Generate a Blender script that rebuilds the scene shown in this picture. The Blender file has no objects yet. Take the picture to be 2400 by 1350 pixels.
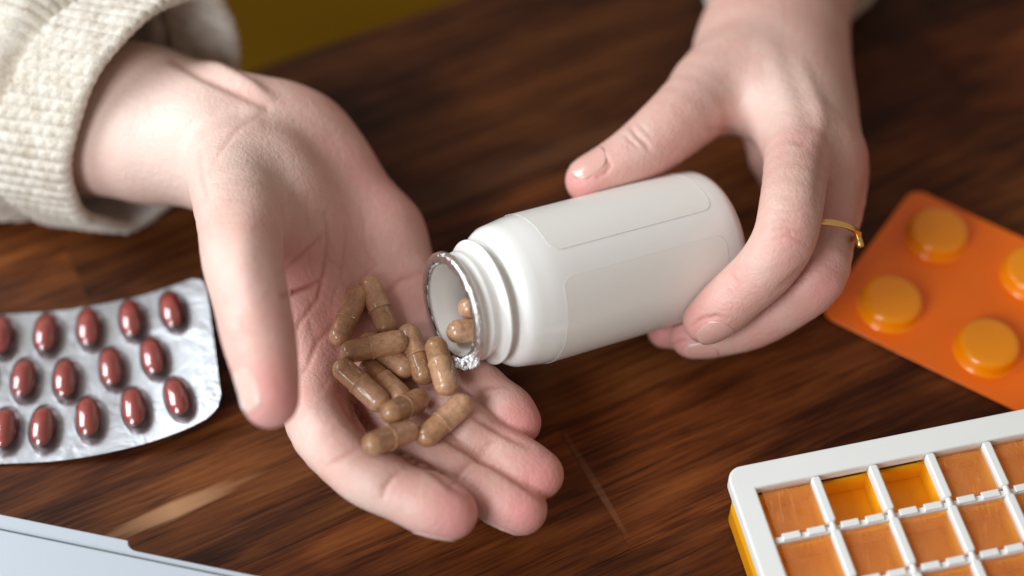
import bpy, bmesh, math, random
import numpy as np
from mathutils import Vector, Matrix
random.seed(7); rng = np.random.RandomState(5)
PI = math.pi
CM = 0.01                                    # everything below is worked out in centimetres
scene = bpy.context.scene
# ------------------------------------------------------------------ camera
PITCH = math.radians(54.0); DIST = 52.5; FPX = 4000.0
CR = np.array([1., 0, 0]); CU = np.array([0, math.sin(PITCH), math.cos(PITCH)]); CF = np.array([0, math.cos(PITCH), -math.sin(PITCH)])
CAM = -CF * DIST
cam = bpy.data.cameras.new('camera'); camo = bpy.data.objects.new('camera', cam)
scene.collection.objects.link(camo); scene.camera = camo
camo.location = CAM * CM; camo.rotation_euler = (math.radians(90) - PITCH, 0, 0)
cam.sensor_width = 36; cam.lens = 60; cam.clip_start = 0.02; cam.clip_end = 20
cam.dof.use_dof = True; cam.dof.focus_distance = 0.470; cam.dof.aperture_fstop = 3.0; cam.dof.aperture_blades = 9
# ------------------------------------------------------------------ light
w = bpy.data.worlds.new('World'); scene.world = w; w.use_nodes = True
bgn = w.node_tree.nodes['Background']; bgn.inputs[0].default_value = (1.0, 0.82, 0.70, 1); bgn.inputs[1].default_value = 0.32
def area(name, loc, target, sx, sy, power, col):
    l = bpy.data.lights.new(name, 'AREA'); l.shape = 'RECTANGLE'; l.size = sx*CM; l.size_y = sy*CM; l.energy = power; l.color = col
    o = bpy.data.objects.new(name, l); scene.collection.objects.link(o); o.location = Vector(loc)*CM
    o.rotation_euler = (Vector(target)-Vector(loc)).to_track_quat('-Z', 'Y').to_euler(); return o
area('window_light', (-66, 8, 52), (-2, 0, 2), 42, 42, 7.4, (0.86, 0.94, 1.0))
area('window_light', (-48, -56, 52), (-5, 2, 2), 34, 40, 5.6, (0.88, 0.94, 1.0))
vs = scene.view_settings; vs.view_transform = 'Standard'; vs.look = 'None'; vs.exposure = 0; vs.gamma = 1; vs.use_curve_mapping = False
scene.render.engine = 'CYCLES'
scene.cycles.max_bounces = 8; scene.cycles.transparent_max_bounces = 12
scene.cycles.caustics_reflective = False; scene.cycles.caustics_refractive = False

# ------------------------------------------------------------------ pixel (2400x1350 photo) to place
def ray(u, v): return CF + CR*((u-1200)/FPX) + CU*((675-v)/FPX)
def P(u, v, z):
    r = ray(u, v); return CAM + r*((z-CAM[2])/r[2])
def PT(u, v, t): return CAM + ray(u, v)*t
def proj(p):
    d = np.asarray(p) - CAM; t = d@CF
    return 1200+FPX*(d@CR)/t, 675-FPX*(d@CU)/t, t
def nrm(a): a = np.asarray(a, float); return a/np.linalg.norm(a)
def camdir(r, u, tw): return nrm(CR*r + CU*u - CF*tw)

# ------------------------------------------------------------------ object helpers
def link(o): scene.collection.objects.link(o); return o
def tag(o, label=None, cat=None, group=None, kind=None):
    if label: o['label'] = label
    if cat: o['category'] = cat
    if group: o['group'] = group
    if kind: o['kind'] = kind
    return o
def empty(name, loc, label=None, cat=None, group=None, kind=None):
    o = link(bpy.data.objects.new(name, None)); o.location = Vector(loc)*CM; o.empty_display_size = .01
    return tag(o, label, cat, group, kind)
ORG = {}
def mesh(name, V, F, mat, parent=None, smooth=True, org=None):
    """V in cm, world; origin at org (default: the parent's, else the base centre)"""
    V = np.asarray(V, float)
    if org is None:
        org = ORG.get(parent.name, np.zeros(3)) if parent else np.array([V[:,0].mean(), V[:,1].mean(), V[:,2].min()])
    me = bpy.data.meshes.new(name)
    me.from_pydata(((V-org)*CM).tolist(), [], [list(map(int, f)) for f in F])
    me.validate(); me.update()
    if smooth: me.polygons.foreach_set('use_smooth', [True]*len(me.polygons))
    if mat: me.materials.append(mat)
    o = link(bpy.data.objects.new(name, me))
    ORG[o.name] = np.array(org)
    if parent:
        o.parent = parent; o.location = Vector((org-ORG.get(parent.name, org))*CM)
    else: o.location = Vector(org)*CM
    return o
def root(name, loc, *a, **k):
    o = empty(name, loc, *a, **k); ORG[o.name] = np.array(loc, float); return o
def flat(o, ang=40):
    """smooth only the gentle edges"""
    m = o.modifiers.new('weighted', 'WEIGHTED_NORMAL') if False else None
    me = o.data
    bm = bmesh.new(); bm.from_mesh(me)
    for e in bm.edges:
        if len(e.link_faces) == 2 and e.calc_face_angle(0) > math.radians(ang): e.smooth = False
    bm.to_mesh(me); bm.free(); return o
def bevel(o, wd, seg=2):
    m = o.modifiers.new('bevel', 'BEVEL'); m.width = wd*CM; m.segments = seg; m.limit_method = 'ANGLE'; m.angle_limit = math.radians(35); return o

# ------------------------------------------------------------------ materials
class NT:
    def __init__(s, name):
        s.m = bpy.data.materials.new(name); s.m.use_nodes = True; s.t = s.m.node_tree; s.b = s.t.nodes['Principled BSDF']; s.n = s.t.nodes
    def new(s, typ, **kw):
        n = s.n.new(typ)
        for k, v in kw.items(): setattr(n, k, v)
        return n
    def l(s, a, b): s.t.links.new(a, b)
    def val(s, name, v):
        s.b.inputs[name].default_value = v
    def coord(s, which='Object'): return s.new('ShaderNodeTexCoord').outputs[which]
    def mapping(s, src, scale=(1,1,1), loc=(0,0,0)):
        m = s.new('ShaderNodeMapping'); m.inputs['Scale'].default_value = scale; m.inputs['Location'].default_value = loc; s.l(src, m.inputs['Vector']); return m.outputs[0]
    def noise(s, vec, scale, detail=3, rough=.5, dist=0):
        n = s.new('ShaderNodeTexNoise'); n.inputs['Scale'].default_value = scale; n.inputs['Detail'].default_value = detail
        n.inputs['Roughness'].default_value = rough; n.inputs['Distortion'].default_value = dist
        if vec is not None: s.l(vec, n.inputs['Vector'])
        return n.outputs['Fac']
    def ramp(s, fac, stops):
        r = s.new('ShaderNodeValToRGB'); e = r.color_ramp.elements
        while len(e) < len(stops): e.new(0.5)
        for k, (p, c) in enumerate(stops): e[k].position = p; e[k].color = (c+(1,)) if len(c) == 3 else c
        s.l(fac, r.inputs[0]); return r.outputs[0]
    def mix(s, fac, a, b, mode='MIX'):
        m = s.new('ShaderNodeMix', data_type='RGBA', blend_type=mode)
        for inp, x in ((m.inputs[0], fac), (m.inputs[6], a), (m.inputs[7], b)):
            if isinstance(x, (int, float)): inp.default_value = x
            elif isinstance(x, tuple): inp.default_value = x+(1,) if len(x) == 3 else x
            else: s.l(x, inp)
        return m.outputs[2]
    def math(s, op, a, b=0., clamp=False):
        m = s.new('ShaderNodeMath', operation=op); m.use_clamp = clamp
        for i, x in enumerate((a, b)):
            if isinstance(x, (int, float)): m.inputs[i].default_value = x
            else: s.l(x, m.inputs[i])
        return m.outputs[0]
    def bump(s, h, strength=.3, dist=.0005):
        b = s.new('ShaderNodeBump'); b.inputs['Strength'].default_value = strength; b.inputs['Distance'].default_value = dist
        s.l(h, b.inputs['Height']); s.l(b.outputs[0], s.b.inputs['Normal']); return b
    def attr(s, name): return s.new('ShaderNodeAttribute', attribute_name=name).outputs['Fac']

def simple(name, col, rough=.5, metal=0, coat=0, **kw):
    n = NT(name); n.val('Base Color', col+(1,)); n.val('Roughness', rough); n.val('Metallic', metal); n.val('Coat Weight', coat)
    for k, v in kw.items(): n.val(k.replace('_', ' '), v)
    return n

def mat_skin():
    n = NT('skin'); c = n.coord()
    big = n.noise(c, 60, 3, .55)
    mot = n.noise(c, 260, 3, .6)
    base = n.mix(n.ramp(big, [(.35, (0,0,0)), (.68, (1,1,1))]), (.645, .428, .355), (.61, .350, .285))
    base = n.mix(n.math('MULTIPLY', n.ramp(mot, [(.45, (0,0,0)), (.68, (1,1,1))]), .42), base, (.66, .31, .265))
    base = n.mix(n.attr('flush'), base, (.66, .225, .22))
    base = n.mix(n.attr('pale'), base, (.70, .545, .465))
    base = n.mix(n.attr('crease_and_shade'), base, (.40, .13, .09))
    n.l(base, n.b.inputs['Base Color'])
    n.val('Roughness', .45); n.val('Specular IOR Level', .40)
    n.val('Subsurface Weight', .14); n.val('Subsurface Radius', (1.0, .32, .18)); n.val('Subsurface Scale', .0025)
    v = n.new('ShaderNodeTexVoronoi'); v.inputs['Scale'].default_value = 900; n.l(c, v.inputs['Vector'])
    fine = n.noise(n.mapping(c, (1, .5, 1)), 1400, 3, .6)
    mid = n.noise(c, 300, 5, .62, .8)
    wv = n.new('ShaderNodeTexVoronoi', feature='DISTANCE_TO_EDGE'); wv.inputs['Scale'].default_value = 520
    dn = n.new('ShaderNodeTexNoise'); dn.inputs['Scale'].default_value = 220; n.l(c, dn.inputs['Vector'])
    mv = n.new('ShaderNodeVectorMath', operation='MULTIPLY_ADD'); n.l(dn.outputs['Color'], mv.inputs[0]); mv.inputs[1].default_value = (.004, .004, .004); n.l(n.mapping(c, (1, .55, .8)), mv.inputs[2]); n.l(mv.outputs[0], wv.inputs['Vector'])
    lines = n.ramp(wv.outputs['Distance'], [(0, (0,0,0)), (.12, (1,1,1))])
    h = n.math('ADD', n.math('MULTIPLY', v.outputs['Distance'], .3), n.math('ADD', n.math('MULTIPLY', fine, .35), n.math('ADD', n.math('MULTIPLY', mid, 1.3), n.math('MULTIPLY', lines, .13))))
    n.bump(h, .5, .00045)
    return n.m
def mat_wood():
    n = NT('table_wood'); c = n.coord(); oi = n.new('ShaderNodeObjectInfo')
    off = n.new('ShaderNodeCombineXYZ'); n.l(n.math('MULTIPLY', oi.outputs['Random'], 3.1), off.inputs[0]); n.l(n.math('MULTIPLY', oi.outputs['Random'], 7.7), off.inputs[1])
    va = n.new('ShaderNodeVectorMath', operation='ADD'); n.l(c, va.inputs[0]); n.l(off.outputs[0], va.inputs[1]); p = va.outputs[0]
    wide = n.noise(n.mapping(p, (7, 34, 5)), 1.0, 4, .55, 1.4)
    grain = n.noise(n.mapping(p, (17, 230, 30)), 1.0, 5, .66, .9)
    fine = n.noise(n.mapping(p, (26, 900, 60)), 1.0, 4, .7)
    pores = n.noise(n.mapping(p, (40, 800, 60)), 1.0, 2, .5)
    t = n.math('ADD', n.math('MULTIPLY', wide, .34), n.math('ADD', n.math('MULTIPLY', grain, .42), n.math('MULTIPLY', fine, .32)))
    col = n.ramp(t, [(.34, (.014, .0034, .0014)), (.48, (.058, .0145, .0042)), (.58, (.150, .042, .0105)), (.74, (.25, .082, .020))])
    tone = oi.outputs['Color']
    geo = n.new('ShaderNodeNewGeometry').outputs['Position']
    patch = n.noise(n.mapping(geo, (9, 14, 9)), 1.0, 3, .55, .8)
    col = n.mix(1.0, col, n.ramp(patch, [(.36, (.46, .38, .34)), (.52, (.95, .92, .9)), (.68, (1.55, 1.5, 1.35))]), 'MULTIPLY')
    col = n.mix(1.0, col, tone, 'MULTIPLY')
    col = n.mix(n.math('MULTIPLY', n.ramp(pores, [(.60, (0,0,0)), (.70, (1,1,1))]), .6), col, (.012, .004, .003))
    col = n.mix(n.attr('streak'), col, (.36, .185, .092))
    n.l(col, n.b.inputs['Base Color'])
    r = n.math('ADD', n.math('MULTIPLY', grain, .25), .34); n.l(r, n.b.inputs['Roughness'])
    n.val('Specular IOR Level', .17)
    n.bump(n.math('SUBTRACT', n.math('MULTIPLY', fine, .8), pores), .4, .0004)
    return n.m
def mat_capsule(name, tint):
    n = NT(name); c = n.coord(); oi = n.new('ShaderNodeObjectInfo')
    va = n.new('ShaderNodeVectorMath', operation='ADD'); n.l(c, va.inputs[0]); n.l(oi.outputs['Random'], va.inputs[1]); p = va.outputs[0]
    a = n.noise(n.mapping(p, (1.2, 1, 1)), 520, 5, .7)
    b = n.noise(n.mapping(p, (.35, 1, 1)), 900, 3, .6)
    g = n.noise(p, 2600, 2, .6)
    t = n.math('ADD', n.math('MULTIPLY', a, .5), n.math('ADD', n.math('MULTIPLY', b, .25), n.math('MULTIPLY', g, .25)))
    lo = tuple(x*.50 for x in tint); hi = tuple(min(1, x*1.4) for x in tint)
    col = n.ramp(t, [(.34, lo), (.5, tint), (.66, hi)])
    n.l(col, n.b.inputs['Base Color']); n.val('Roughness', .55); n.val('Coat Weight', .8); n.val('Coat Roughness', .09); n.val('Coat IOR', 1.5)
    n.val('Subsurface Weight', .12); n.val('Subsurface Scale', .001); n.val('Subsurface Radius', (1, .5, .2))
    n.bump(t, .08, .0001)
    return n.m
def mat_knit():
    n = NT('knit_wool'); c = n.coord()
    a = n.noise(c, 180, 4, .7); b = n.noise(c, 900, 3, .7)
    t = n.math('ADD', n.math('MULTIPLY', a, .6), n.math('MULTIPLY', b, .4))
    col = n.ramp(t, [(.30, (.38, .30, .21)), (.46, (.58, .52, .43)), (.6, (.70, .655, .575))])
    n.l(col, n.b.inputs['Base Color']); n.val('Roughness', .95); n.val('Sheen Weight', .35); n.val('Specular IOR Level', .15)
    n.bump(b, .6, .0008); return n.m
def mat_plastic(name, col, rough, sss=.0, noise=.04, coat=0):
    n = NT(name); c = n.coord(); a = n.noise(c, 90, 5, .6)
    n.l(n.mix(a, tuple(x*(1-noise) for x in col), tuple(min(1, x*(1+noise)) for x in col)), n.b.inputs['Base Color'])
    b = n.noise(c, 500, 3, .6)
    n.l(n.math('ADD', n.math('MULTIPLY', b, .12), rough-.06), n.b.inputs['Roughness'])
    n.val('Coat Weight', coat); n.val('Coat Roughness', .1)
    if sss: n.val('Subsurface Weight', sss); n.val('Subsurface Scale', .003); n.val('Subsurface Radius', (1, .8, .6))
    return n.m
def mat_flap():
    n = NT('frosted_flap'); c = n.coord(); oi = n.new('ShaderNodeObjectInfo')
    va = n.new('ShaderNodeVectorMath', operation='ADD'); n.l(c, va.inputs[0]); n.l(oi.outputs['Random'], va.inputs[1]); p = va.outputs[0]
    scr = n.noise(n.mapping(p, (1500, 60, 10)), 1.0, 3, .6)
    speck = n.noise(p, 1800, 2, .6); cloud = n.noise(p, 170, 3, .6)
    f = n.math('ADD', n.math('MULTIPLY', n.ramp(scr, [(.60, (0,0,0)), (.72, (1,1,1))]), .16),
        n.math('ADD', n.math('MULTIPLY', n.ramp(speck, [(.62, (0,0,0)), (.72, (1,1,1))]), .25), n.math('ADD', n.math('MULTIPLY', cloud, .20), .06)), True)
    tr = n.new('ShaderNodeBsdfTransparent'); tr.inputs[0].default_value = (.95, .93, .92, 1)
    n.val('Base Color', (.99, .40, .13, 1)); n.val('Roughness', .3)  # clear plastic; orange light scattered from the tray is put into its colour
    ms = n.new('ShaderNodeMixShader'); n.l(f, ms.inputs[0]); n.l(tr.outputs[0], ms.inputs[1]); n.l(n.b.outputs[0], ms.inputs[2])
    n.l(ms.outputs[0], n.n['Material Output'].inputs[0]); return n.m
def mat_clear(name, tint, f0=.12, rough=.06):
    n = NT(name); tr = n.new('ShaderNodeBsdfTransparent'); tr.inputs[0].default_value = tint+(1,)
    gl = n.new('ShaderNodeBsdfGlossy'); gl.inputs['Roughness'].default_value = rough
    lw = n.new('ShaderNodeLayerWeight'); lw.inputs[0].default_value = .25
    f = n.math('ADD', n.math('MULTIPLY', lw.outputs['Fresnel'], .8), f0, True)
    ms = n.new('ShaderNodeMixShader'); n.l(f, ms.inputs[0]); n.l(tr.outputs[0], ms.inputs[1]); n.l(gl.outputs[0], ms.inputs[2])
    n.l(ms.outputs[0], n.n['Material Output'].inputs[0]); return n.m
def mat_foil(name, col, rough, bumps=.35, sc=160):
    n = NT(name); c = n.coord(); a = n.noise(c, sc, 4, .6, .6)
    n.val('Base Color', col+(1,)); n.val('Metallic', 1.0); n.val('Roughness', rough); n.bump(a, bumps, .0012); return n.m
SKIN = mat_skin(); WOOD = mat_wood(); KNIT = mat_knit()
CAPB = mat_capsule('capsule_body', (.40, .205, .096)); CAPC = mat_capsule('capsule_cap', (.50, .275, .15))
BOTTLE = mat_plastic('bottle_plastic', (.80, .79, .755), .15, .0, .01, .35)
LABEL = mat_plastic('bottle_label', (.775, .76, .71), .32, 0, .015)
FOIL = mat_foil('seal_foil', (.78, .77, .76), .28, .6, 420)
NAIL = mat_plastic('fingernail', (.66, .37, .31), .24, .1, .03, .3)
NAIL2 = mat_plastic('fingernail_pale', (.66, .43, .36), .25, .05, .03, .2)
EDGE = mat_plastic('label_edge', (.85, .84, .80), .3)
WHITE = mat_plastic('lid_plastic', (.76, .77, .74), .38, .05, .03)
YELLOW = mat_plastic('tray_plastic', (.97, .44, .008), .42, .1, .05)
FLAP = mat_flap()
ALU = mat_plastic('laptop_aluminium', (.40, .44, .48), .45, 0, .01)
DARK = simple('dark_gap', (.05, .06, .07), .6).m
GOLD = simple('gold', (.90, .62, .22), .3, 1.0).m
BFOIL = mat_foil('blister_foil', (.50, .51, .53), .36, .55, 45)
PILL = mat_plastic('maroon_tablet', (.31, .036, .024), .40, .05, .30, .15)
BUBBLE = mat_clear('clear_bubble', (.97, .93, .93), .10, .05)
OSHEET = mat_plastic('orange_sheet', (.98, .180, .001), .42, .0, .04, .2)
OBUMP = mat_plastic('orange_pocket', (.99, .31, .001), .16, .0, .03, .35)
MUST = simple('mustard_cloth', (.088, .042, .0008), .95, Specular_IOR_Level=.05).m
FLOOR = simple('floor_brown', (.05, .03, .02), .9).m

# ------------------------------------------------------------------ table
GA = math.radians(26.5)
G1 = np.array([math.cos(GA), math.sin(GA), 0]); G2 = np.array([-math.sin(GA), math.cos(GA), 0])
def gco(p): return p@G1, p@G2
table = root('table', (0, 0, 0), 'dark brown wooden tabletop of glued staves under everything else', 'table')
edge_a = P(560, 178, 0)@G2                                   # far edge of the table
PW = 4.3; TH = 3.0
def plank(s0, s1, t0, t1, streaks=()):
    nx = 150 if streaks else 8; ny = 64 if streaks else 2
    g = .003
    xs = np.linspace(s0+g, s1-g, nx+1); ys = np.linspace(t0+g, t1-g, ny+1)
    if streaks: xs = np.sort(np.concatenate([xs[::2], s0+g+.01+np.linspace(.0, .35, nx//2)]))[:nx+1]; xs[-1] = s1-g
    c = np.array([(s0+s1)/2, (t0+t1)/2])
    V = []; F = []
    for j, y in enumerate(ys):
        for i, x in enumerate(xs): V.append((x-c[0], y-c[1], 0))
    for j in range(ny):
        for i in range(nx): a = j*(nx+1)+i; F.append((a, a+1, a+nx+2, a+nx+1))
    # edge ring down
    ringi = [i for i in range(nx+1)] + [j*(nx+1)+nx for j in range(1, ny+1)] + [ny*(nx+1)+i for i in range(nx-1, -1, -1)] + [j*(nx+1) for j in range(ny-1, 0, -1)]
    b = len(V)
    for k in ringi: V.append((V[k][0], V[k][1], -TH))
    m = len(ringi)
    for k in range(m): F.append((ringi[k], b+k, b+(k+1) % m, ringi[(k+1) % m]))
    F.append(tuple(b+k for k in range(m))[::-1])
    V = np.array(V)
    me = bpy.data.meshes.new('plank'); me.from_pydata((V*CM).tolist(), [], F); me.materials.append(WOOD); me.update()
    at = me.attributes.new('streak', 'FLOAT', 'POINT')
    val = np.zeros(len(V))
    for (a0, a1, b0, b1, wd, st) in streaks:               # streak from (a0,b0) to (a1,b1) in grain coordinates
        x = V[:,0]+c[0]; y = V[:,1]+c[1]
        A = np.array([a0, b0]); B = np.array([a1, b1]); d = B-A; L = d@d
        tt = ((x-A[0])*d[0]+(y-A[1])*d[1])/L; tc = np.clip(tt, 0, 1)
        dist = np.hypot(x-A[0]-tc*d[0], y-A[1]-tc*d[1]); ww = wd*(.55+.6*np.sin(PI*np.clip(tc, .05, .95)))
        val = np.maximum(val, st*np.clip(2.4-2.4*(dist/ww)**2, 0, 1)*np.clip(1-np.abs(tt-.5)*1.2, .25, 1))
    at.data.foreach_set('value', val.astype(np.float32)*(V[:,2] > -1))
    o = link(bpy.data.objects.new('plank', me)); o.parent = table
    o.location = Vector(G1*c[0]+G2*c[1])*CM; o.rotation_euler = (0, 0, GA)
    k = rng.uniform(.66, .98)*(.62 if c[1] > 2 and c[0] > -6 else 1.0); r2 = rng.uniform(-.06, .06)  # random tone; far right planks also darkened, dimmer light put into their colour
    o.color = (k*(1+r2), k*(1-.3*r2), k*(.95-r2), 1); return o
sA = gco(P(262, 1256, 0)); sB = gco(P(545, 1138, 0))
jt = gco(P(1335, 1050, 0))                                   # the butt joint under the fingers
q1 = gco(P(1000, 462, 0)); q2 = gco(P(1500, 290, 0))
rows = int(math.ceil((edge_a+45)/PW))
t_hi = edge_a
for r in range(rows):
    t1 = t_hi - r*PW; t0 = t1-PW
    cuts = [-62]; x = -62 + rng.uniform(14, 30)
    while x < 62: cuts.append(x); x += rng.uniform(26, 40)
    if t0-.3 < (sA[1]+sB[1])/2 < t1+.3: cuts = [c_ for c_ in cuts if not sA[0]-8 < c_ < sB[0]+12]
    if t0 < jt[1] < t1: cuts = [c_ for c_ in cuts if abs(c_-jt[0]) > 14]+[jt[0]]; cuts.sort()
    cuts.append(70)
    for a, b in zip(cuts[:-1], cuts[1:]):
        st = []
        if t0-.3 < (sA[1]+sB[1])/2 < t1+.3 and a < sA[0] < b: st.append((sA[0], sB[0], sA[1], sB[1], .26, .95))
        if t0-.3 < (q1[1]+q2[1])/2 < t1+.3 and a < q1[0] < b: st.append((q1[0]-6, q2[0]+3, q1[1], q2[1], .45, .07))
        if t0-.3 < jt[1] < t1+.3 and a-1 < jt[0] < b and abs(a-jt[0]) < 1: st.append((jt[0]+.12, jt[0]+.10, t0+.5, t1-.2, .10, .30))
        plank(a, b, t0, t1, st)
# floor far below and mustard cloth beyond the far edge
fl = mesh('floor', [(-150,-150,-72),(150,-150,-72),(150,200,-72),(-150,200,-72)], [(0,1,2,3)], FLOOR); tag(fl, kind='structure')
def cloth_patch():
    V = []; F = []; nx, ny = 70, 40
    for j in range(ny+1):
        for i in range(nx+1):
            s = -60+110*i/nx; t = edge_a+0.8+34*j/ny
            z = -6.5 + 1.3*math.sin(s*.16+1)+.7*math.sin(s*.33+t*.2)+.5*math.sin(t*.4+2) - (max(0, 3-j)*1.2)
            p = G1*s+G2*t; V.append((p[0], p[1], z))
    for j in range(ny):
        for i in range(nx): a = j*(nx+1)+i; F.append((a, a+1, a+nx+2, a+nx+1))
    n = len(V); V += [(x, y, z-4) for x, y, z in V]
    F += [tuple(k+n for k in f[::-1]) for f in F[:]]
    return V, F
V, F = cloth_patch()
tag(mesh('fabric', V, F, MUST), 'mustard yellow fabric blurred beyond the far edge of the wooden table', 'fabric')

# ------------------------------------------------------------------ implicit surfaces for the hands
class Field:
    def __init__(s, lo, hi, h):
        s.lo = np.array(lo, float); s.h = h; s.n = (np.ceil((np.array(hi)-lo)/h)).astype(int)+1
        s.ax = [s.lo[i]+h*np.arange(s.n[i]) for i in range(3)]
    def blank(s): return np.full(s.n, 9., np.float32)
    def sub(s, lo, hi):
        a = np.clip(((lo-s.lo)/s.h).astype(int), 0, s.n-1); b = np.clip(((hi-s.lo)/s.h).astype(int)+2, 1, s.n)
        sl = tuple(slice(a[i], max(b[i], a[i]+1)) for i in range(3))
        g = [s.ax[i][sl[i]].astype(np.float32) for i in range(3)]
        return sl, g[0][:,None,None], g[1][None,:,None], g[2][None,None,:]
def smin(a, b, k):
    h = np.maximum(k-np.abs(a-b), 0)/k
    return np.minimum(a, b)-h*h*k*.25
def add_cone(F, f, a, b, ra, rb, k):
    m = max(ra, rb)+k+.25
    sl, X, Y, Z = F.sub(np.minimum(a, b)-m, np.maximum(a, b)+m)
    d = b-a; L = max(d@d, 1e-9)
    t = np.clip(((X-a[0])*d[0]+(Y-a[1])*d[1]+(Z-a[2])*d[2])/L, 0, 1)
    dist = np.sqrt((X-a[0]-t*d[0])**2+(Y-a[1]-t*d[1])**2+(Z-a[2]-t*d[2])**2)-(ra+(rb-ra)*t)
    f[sl] = smin(f[sl], dist, k)
def add_ell(F, f, c, axes, r, k):
    r = np.array(r, float); m = r.max()+k+.2
    sl, X, Y, Z = F.sub(c-m, c+m)
    X = X-c[0]; Y = Y-c[1]; Z = Z-c[2]
    q = [(X*a[0]+Y*a[1]+Z*a[2]) for a in axes]
    k0 = np.sqrt(sum((q[i]/r[i])**2 for i in range(3))); k1 = np.sqrt(sum((q[i]/r[i]**2)**2 for i in range(3)))+1e-6
    f[sl] = smin(f[sl], k0*(k0-1)/k1, k)
def catmull(pts, sub):
    pts = np.array(pts, float); n = len(pts)
    ext = np.vstack([2*pts[0]-pts[1], pts, 2*pts[-1]-pts[-2]]); out = []
    for i in range(n-1):
        p0, p1, p2, p3 = ext[i:i+4]
        for j in range(sub):
            t = j/sub
            out.append(.5*((2*p1)+(-p0+p2)*t+(2*p0-5*p1+4*p2-p3)*t*t+(-p0+3*p1-3*p2+p3)*t**3))
    out.append(pts[-1]); return np.array(out)
def chain3(ch): return np.array([list(P(u, v, z))+[r] for u, v, z, r in ch])
def add_chain(F, f, ch, k=.08, sub=3):
    c = catmull(chain3(ch), sub)
    for a, b in zip(c[:-1], c[1:]): add_cone(F, f, a[:3], b[:3], a[3], b[3], k)
    return c
def extract(F, f):
    ins = f < 0; nx, ny, nz = f.shape
    cx = (nx-1, ny-1, nz-1)
    acc = np.zeros(cx+(3,), np.float32); cnt = np.zeros(cx, np.float32)
    def corner(arr, o): return arr[o[0]:o[0]+cx[0], o[1]:o[1]+cx[1], o[2]:o[2]+cx[2]]
    for axis in range(3):
        for o1 in (0, 1):
            for o2 in (0, 1):
                o = [0,0,0]; oth = [i for i in range(3) if i != axis]; o[oth[0]] = o1; o[oth[1]] = o2
                e = list(o); e[axis] = 1
                A = corner(f, o); B = corner(f, e); m = (A < 0) != (B < 0)
                t = np.where(m, A/(A-B+1e-12), 0)
                cnt += m
                for i in range(3):
                    acc[..., i] += np.where(m, (t if i == axis else o[i]), 0)
    act = cnt > 0; idx = -np.ones(cx, np.int64); ii = np.argwhere(act); idx[act] = np.arange(len(ii))
    V = (acc[act]/cnt[act][:,None]+ii)*F.h+F.lo
    Q = []
    for axis in range(3):
        oth = [i for i in range(3) if i != axis]
        sl0 = [slice(1, -1)]*3; sl0[axis] = slice(0, -1); sl1 = list(sl0); sl1[axis] = slice(1, None)
        a = ins[tuple(sl0)]; b = ins[tuple(sl1)]
        m = np.argwhere(a != b); flip = a[tuple(m.T)]
        base = m.copy(); base[:, oth[0]] += 1; base[:, oth[1]] += 1
        def cell(d0, d1):
            c = base.copy(); c[:, oth[0]] -= d0; c[:, oth[1]] -= d1; return idx[tuple(c.T)]
        q = np.stack([cell(1, 1), cell(0, 1), cell(0, 0), cell(1, 0)], 1)
        if axis == 1: flip = ~flip
        q[~flip] = q[~flip][:, ::-1]; Q.append(q)
    Q = np.vstack(Q); Q = Q[(Q >= 0).all(1)]
    return V, Q
def relax(V, Q, it, lam=.5):
    E = np.vstack([Q[:, [0,1]], Q[:, [1,2]], Q[:, [2,3]], Q[:, [3,0]]])
    for _ in range(it):
        S = np.zeros_like(V); C = np.zeros(len(V))
        for i in range(3):
            S[:, i] = np.bincount(E[:,0], V[E[:,1], i], len(V))+np.bincount(E[:,1], V[E[:,0], i], len(V))
        C = np.bincount(E[:,0], minlength=len(V))+np.bincount(E[:,1], minlength=len(V))
        V = V+lam*(S/C[:,None]-V)
    return V
def vnormals(V, Q):
    n = np.cross(V[Q[:,2]]-V[Q[:,0]], V[Q[:,3]]-V[Q[:,1]]); N = np.zeros_like(V)
    for k in range(4):
        for i in range(3): N[:, i] += np.bincount(Q[:, k], n[:, i], len(V))
    return N/(np.linalg.norm(N, axis=1)[:,None]+1e-12)
def sample(F, f, p):
    g = (np.asarray(p)-F.lo)/F.h; i = np.clip(np.floor(g).astype(int), 0, F.n-2); t = g-i; v = 0
    for dx in (0,1):
        for dy in (0,1):
            for dz in (0,1):
                wgt = (t[0] if dx else 1-t[0])*(t[1] if dy else 1-t[1])*(t[2] if dz else 1-t[2]); v += wgt*f[i[0]+dx, i[1]+dy, i[2]+dz]
    return v
def seg_dist(U, pts):
    """distance in photo pixels from points U (n,2) to a polyline, with position along it 0..1"""
    best = np.full(len(U), 1e9); pos = np.zeros(len(U)); n = len(pts)-1
    for k in range(n):
        a = np.array(pts[k], float)[:2]; b = np.array(pts[k+1], float)[:2]; d = b-a
        t = np.clip(((U-a)@d)/(d@d), 0, 1); q = np.linalg.norm(U-a-t[:,None]*d, axis=1)
        m = q < best; best[m] = q[m]; pos[m] = (k+t[m])/n
    return best, pos
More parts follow.
